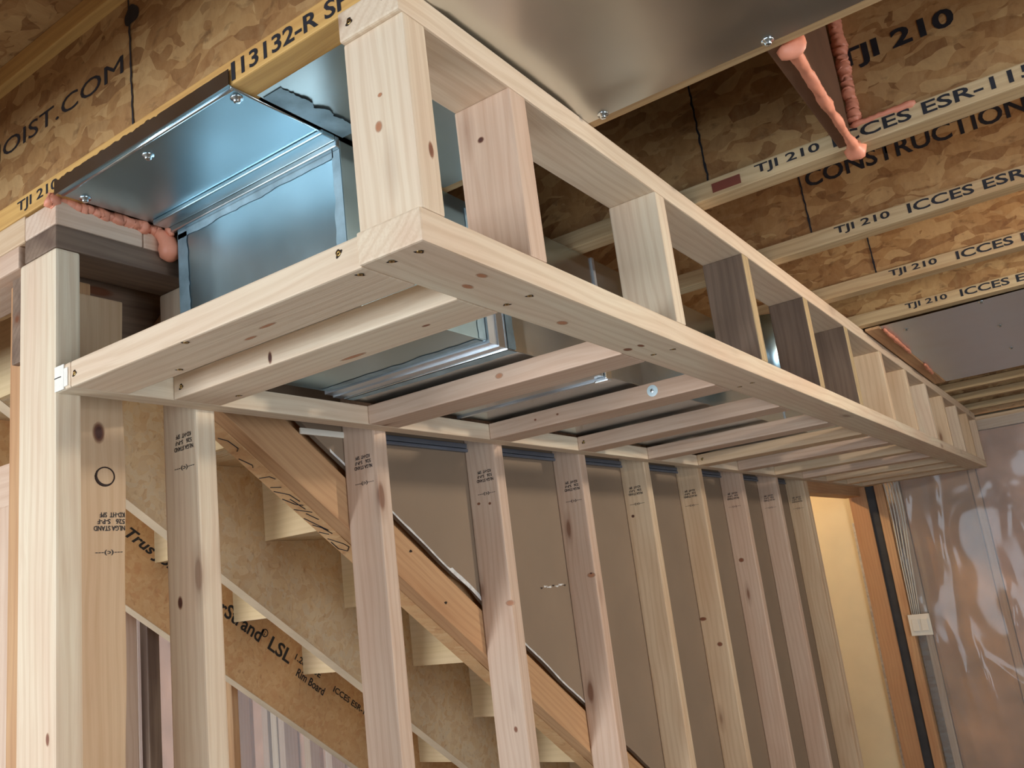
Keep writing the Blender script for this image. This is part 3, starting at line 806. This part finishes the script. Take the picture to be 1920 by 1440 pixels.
# ------------------------------------------------------------------ sheet metal
# short joist pan at the near end, left of the side frame
def sheet_box(name, x0, x1, y0, y1, z0, z1, mat, parent=None): return beam(name, x0, x1, y0, y1, z0, z1, 'x', mat, parent, 0)
pn = empty('joist_pan', (.2, .09, ZJ)); T(pn, 'small sheet-metal pan, tinted blue for reflected daylight, bent over the yellow joist at the left', 'duct panel')
sheet_box('pan_sheet', .010, .410, -.003, .172, ZJ - .0016, ZJ - .0004, GALVDAY, pn)
bm = bmesh.new(); prev = None
for i in range(90):
    x = .003 + i * (.411 - .003) / 89; h = .021 + .004 * (noise.noise(Vector((x * 90, 0, 0)))) * (1 if x < .26 else .1)
    cur = [bm.verts.new((x, -.0032, ZJ - .0015)), bm.verts.new((x, -.0032, ZJ + h)), bm.verts.new((x, -.0042, ZJ - .0015)), bm.verts.new((x, -.0042, ZJ + h))]
    if prev:
        bm.faces.new((prev[2], cur[2], cur[3], prev[3])); bm.faces.new((prev[1], cur[1], cur[0], prev[0])); bm.faces.new((prev[3], cur[3], cur[1], prev[1])); bm.faces.new((prev[0], cur[0], cur[2], prev[2]))
    prev = cur
place_world(mesh_obj('pan_flange', bm, GALV, pn), Matrix.Identity(4))
place_world(tube('bend_edge', [(.012, .004, ZJ - .0022), (.20, .004, ZJ - .0022), (.408, .004, ZJ - .0022)], .0026, ZINC, pn, 8), Matrix.Identity(4))
place_world(tube('hem', [(.409, .0, ZJ - .002), (.409, .17, ZJ - .002)], .0020, GALV, pn, 8), Matrix.Identity(4))
for x, y in ((.195, .026), (.022, .034), (.394, .022)): screw((x, y, ZJ - .0016), (0, 0, -1), pn, 'zip')
# standing seam between pan and trunk
beam('seam', .02, .415, .150, .176, ZJ - .0105, ZJ - .0020, 'x', GALVDAY, pn, .002)
beam('seam', .02, .415, .176, .1845, ZJ - .020, ZJ - .0022, 'x', GALV, pn, .002)

# trunk duct
tr = empty('trunk_duct', (.23, .2, .05)); T(tr, 'long galvanised trunk duct running inside the soffit', 'duct')
def box_open(name, x0, x1, y0, y1, z0, z1, mat): return beam(name, x0, x1, y0, y1, z0, z1, 'y', mat, tr, .0015)
box_open('duct_end_section', .036, .413, .186, .500, .055, .3045, GALVDAY)
box_open('duct_section', .034, .424, .545, .905, .045, ZJ - .004, GALV)
box_open('duct_section', .034, .4245, .915, 2.10, .045, ZJ - .004, GALV)
box_open('duct_section', .034, .424, 2.11, 3.30, .045, ZJ - .004, GALV)
box_open('duct_section', .034, .424, 3.31, 4.88, .045, ZJ - .004, GALV)
beam('drive_collar', .030, .419, .500, .523, .0505, ZJ - .003, 'y', GALVF, tr, 0)
beam('drive_collar', .028, .422, .523, .545, .0475, ZJ - .003, 'y', GALVF, tr, 0)
for yv in (.905, 2.10, 3.30):
    beam('drive_collar', .031, .4275, yv, yv + .01, .0415, ZJ - .0035, 'y', GALVF, tr, 0)
beam('drive_cleat', .395, .4255, .900, .916, .038, .042, 'x', ZINC, tr, .001)
beam('drive_cleat', .4250, .4285, .890, .916, .040, .075, 'z', ZINC, tr, .001)
beam('drive_cleat', .395, .4255, .916, .922, .0385, .041, 'x', ZINC, tr, .001)
screw((.414, .42, .085), (1, 0, 0), tr, 'zip')
for y in (1.8, 2.6): screw((.4245, y, .2), (1, 0, 0), tr, 'zip')
for x in (.08, .25): screw((x, .72, .045), (0, 0, -1), tr, 'zip')
# brushed sealant bands
def smear(pts_a, pts_b, mk, seed, name='sealant'):
    """ragged band between two edges given as (u,v) lists; mk maps (u,v) to 3-D"""
    bm = bmesh.new(); n = 50; prev = None
    for i in range(n):
        t = i / (n - 1)
        a_ = [pts_a[0][k] + (pts_a[1][k] - pts_a[0][k]) * t for k in (0, 1)]; b2 = [pts_b[0][k] + (pts_b[1][k] - pts_b[0][k]) * t for k in (0, 1)]
        j = .22 * noise.noise(Vector((t * 8, seed, 0))) + .10 * noise.noise(Vector((t * 31, seed, 0)))
        b2 = [b2[k] + (b2[k] - a_[k]) * j for k in (0, 1)]
        cur = (bm.verts.new(mk(*a_)), bm.verts.new(mk(*b2)))
        if prev: bm.faces.new((prev[0], cur[0], cur[1], prev[1]))
        prev = cur
    return place_world(mesh_obj(name, bm, SEAL, tr), Matrix.Identity(4))
fr = lambda x, z: (x, .1848, z)
smear([(.0362, .056), (.0362, .285)], [(.066, .056), (.060, .285)], fr, 1)
smear([(.037, .296), (.40, .296)], [(.037, .276), (.40, .281)], fr, 2)
smear([(.4128, .056), (.4128, .29)], [(.392, .056), (.398, .29)], fr, 3)
rs = lambda y, z: (.4142, y, z)
smear([(.499, .056), (.499, .29)], [(.478, .056), (.478, .29)], rs, 4)
rs2 = lambda y, z: (.4252, y, z)
smear([(.546, .047), (.546, .29)], [(.568, .047), (.568, .29)], rs2, 5)
un = lambda x, y: (x, y, .0540)
smear([(.04, .499), (.41, .499)], [(.04, .478), (.41, .474)], un, 6)
un2 = lambda x, y: (x, y, .0442)
smear([(.04, .547), (.424, .547)], [(.04, .565), (.424, .575)], un2, 7)

# big pan over the first joist bay, right of the trunk
bpn = empty('joist_pan', (1.2, .22, ZJ)); T(bpn, 'large wavy sheet-metal joist pan at the top of the picture', 'duct panel')
bm = bmesh.new(); g = []
for i in range(81):
    row = []
    for j in range(17):
        x = .416 + (2.6 - .416) * i / 80; y = .036 + (.425 - .036) * j / 16
        e = max(0, min(1, 6 * min((y - .05), (.398 - y)) / .2))
        row.append(bm.verts.new((x, y, ZJ - .0012 + max(0, e) * (.004 + .004 * noise.noise(Vector((x * 3.5, y * 2, 0)))))))
    g.append(row)
for i in range(80):
    for j in range(16): bm.faces.new((g[i][j], g[i][j + 1], g[i + 1][j + 1], g[i + 1][j]))
place_world(mesh_obj('pan_sheet', bm, GALVP, bpn, True), Matrix.Identity(4))
for x, y in ((.971, .418), (.722, .418), (1.22, .418), (1.5, .418)): screw((x, y, ZJ - .0016), (0, 0, -1), bpn, 'zip')
un3 = lambda x, y: (x, y, ZJ - .0020)
q = smear([(.4165, .045), (.4165, .19)], [(.452, .045), (.452, .19)], un3, 8, 'sealant_band'); q.parent = bpn; place_world(q, Matrix.Identity(4))
# the farther pan
fp = empty('joist_pan', (1.5, 2.8, ZJ)); T(fp, 'grey sheet-metal joist pan farther back on the right', 'duct panel')
bm = bmesh.new(); g = []
for i in range(61):
    row = []
    for j in range(31):
        x = .745 + (3.2 - .745) * i / 60; y = 2.172 + (3.515 - 2.172) * j / 30
        row.append(bm.verts.new((x, y, ZJ - .001 + .003 * noise.noise(Vector((x * 3, y * 2.4, 7))) - .0008)))
    g.append(row)
for i in range(60):
    for j in range(30): bm.faces.new((g[i][j], g[i][j + 1], g[i + 1][j + 1], g[i + 1][j]))
for v in bm.verts: v.co.z -= .004
place_world(mesh_obj('pan_sheet', bm, GALVF, fp, True), Matrix.Identity(4))
for x, y in ((1.03, 2.183), (1.042, 2.59), (1.037, 3.046), (.80, 2.3), (1.35, 2.6)): screw((x, y, ZJ - .006), (0, 0, -1), fp, 'zip')
T(beam('plywood_strip', .700, .744, 2.18, 3.5, ZJ - .010, ZJ - .001, 'y', MO), 'thin wood strip between the soffit and the farther pan', 'board')

# blocking in the second bay with foam
T(beam('bay_blocking', .960, .984, .447, .836, ZJ + .004, SUB - .037, 'y', plain('blocking_brown', rgb(120, 84, 60), .8)), 'dark blocking panel across the joist bay behind the big pan', 'panel')
pts_, rad_ = bead((.990, .452, ZJ + .002), (.984, .858, ZJ - .003), 70, .0082, .0014, 2)
rad_[0:4] = [.010, .016, .020, .015]; rad_[-5:] = [.013, .017, .02, .017, .010]
T(tube('foam_strand', pts_, rad_, FOAM, None, 16, .22), 'peach spray foam strand crossing between two joists', 'foam')
pts_, rad_ = bead((.994, .842, .352), (.998, .842, .56), 60, .013, .003, 5)
T(tube('foam_bead', pts_, rad_, FOAM, None, 16, .22), 'peach foam bead running up the joist web behind the strand', 'foam')
pts_, rad_ = bead((.985, .838, .347), (1.09, .840, .348), 16, .007, .003, 8)
T(tube('foam_bead', pts_, rad_, FOAM, None, 16, .22), 'small peach foam smear along the joist flange by the strand', 'foam')
# foam along the left edge of the small pan, with a drip at its end
pts_, rad_ = bead((-.010, -.010, ZJ - .004), (-.001, .180, ZJ - .008), 90, .0112, .0035, 1)
T(tube('foam_bead', pts_, rad_, FOAM, None, 18, .3), 'lumpy peach foam bead under the left edge of the small pan', 'foam')
T(tube('foam_drip', [(.0, .168, .300), (.008, .176, .292), (.013, .181, .280), (.015, .184, .266), (.015, .184, .254), (.0155, .184, .246)],
       [.007, .011, .0145, .0185, .0165, .006], FOAM, None, 18, .15), 'fat hanging drip of peach foam at the corner of the duct', 'foam')
T(tube('foam_drip', [(.020, .176, .300), (.026, .179, .294), (.028, .180, .286)], [.004, .006, .004], FOAM, None, 12, .15), 'tiny foam curl beside the fat foam drip', 'foam')
pts_, rad_ = bead((.752, 2.20, ZJ - .012), (.748, 2.66, ZJ - .012), 40, .006, .004, 11)
T(tube('foam_bead', pts_, rad_, FOAM, None, 10, .6), 'thin orange foam line on the near edge of the farther pan', 'foam')
pts_, rad_ = bead((.748, 2.95, ZJ - .012), (.738, 3.2, ZJ - .012), 26, .006, .004, 12)
T(tube('foam_bead', pts_, rad_, FOAM, None, 10, .6), 'short orange foam patch farther along the same pan edge', 'foam')

# round pipe glimpsed behind the weathered studs
rp = empty('round_duct', (.52, 2.05, .2)); T(rp, 'shiny round duct glimpsed between the weathered soffit studs', 'duct')
bm = bmesh.new(); bmesh.ops.create_cone(bm, cap_ends=True, segments=40, radius1=.05, radius2=.05, depth=.20)
q = mesh_obj('pipe', bm, GALVDAY, rp, True); place_world(q, Matrix.Translation((.52, 1.72, .20)))
bm = bmesh.new(); bmesh.ops.create_cone(bm, cap_ends=False, segments=40, radius1=.052, radius2=.052, depth=.008)
q = mesh_obj('pipe_bead', bm, ZINC, rp, True); place_world(q, Matrix.Translation((.52, 1.72, .13)))
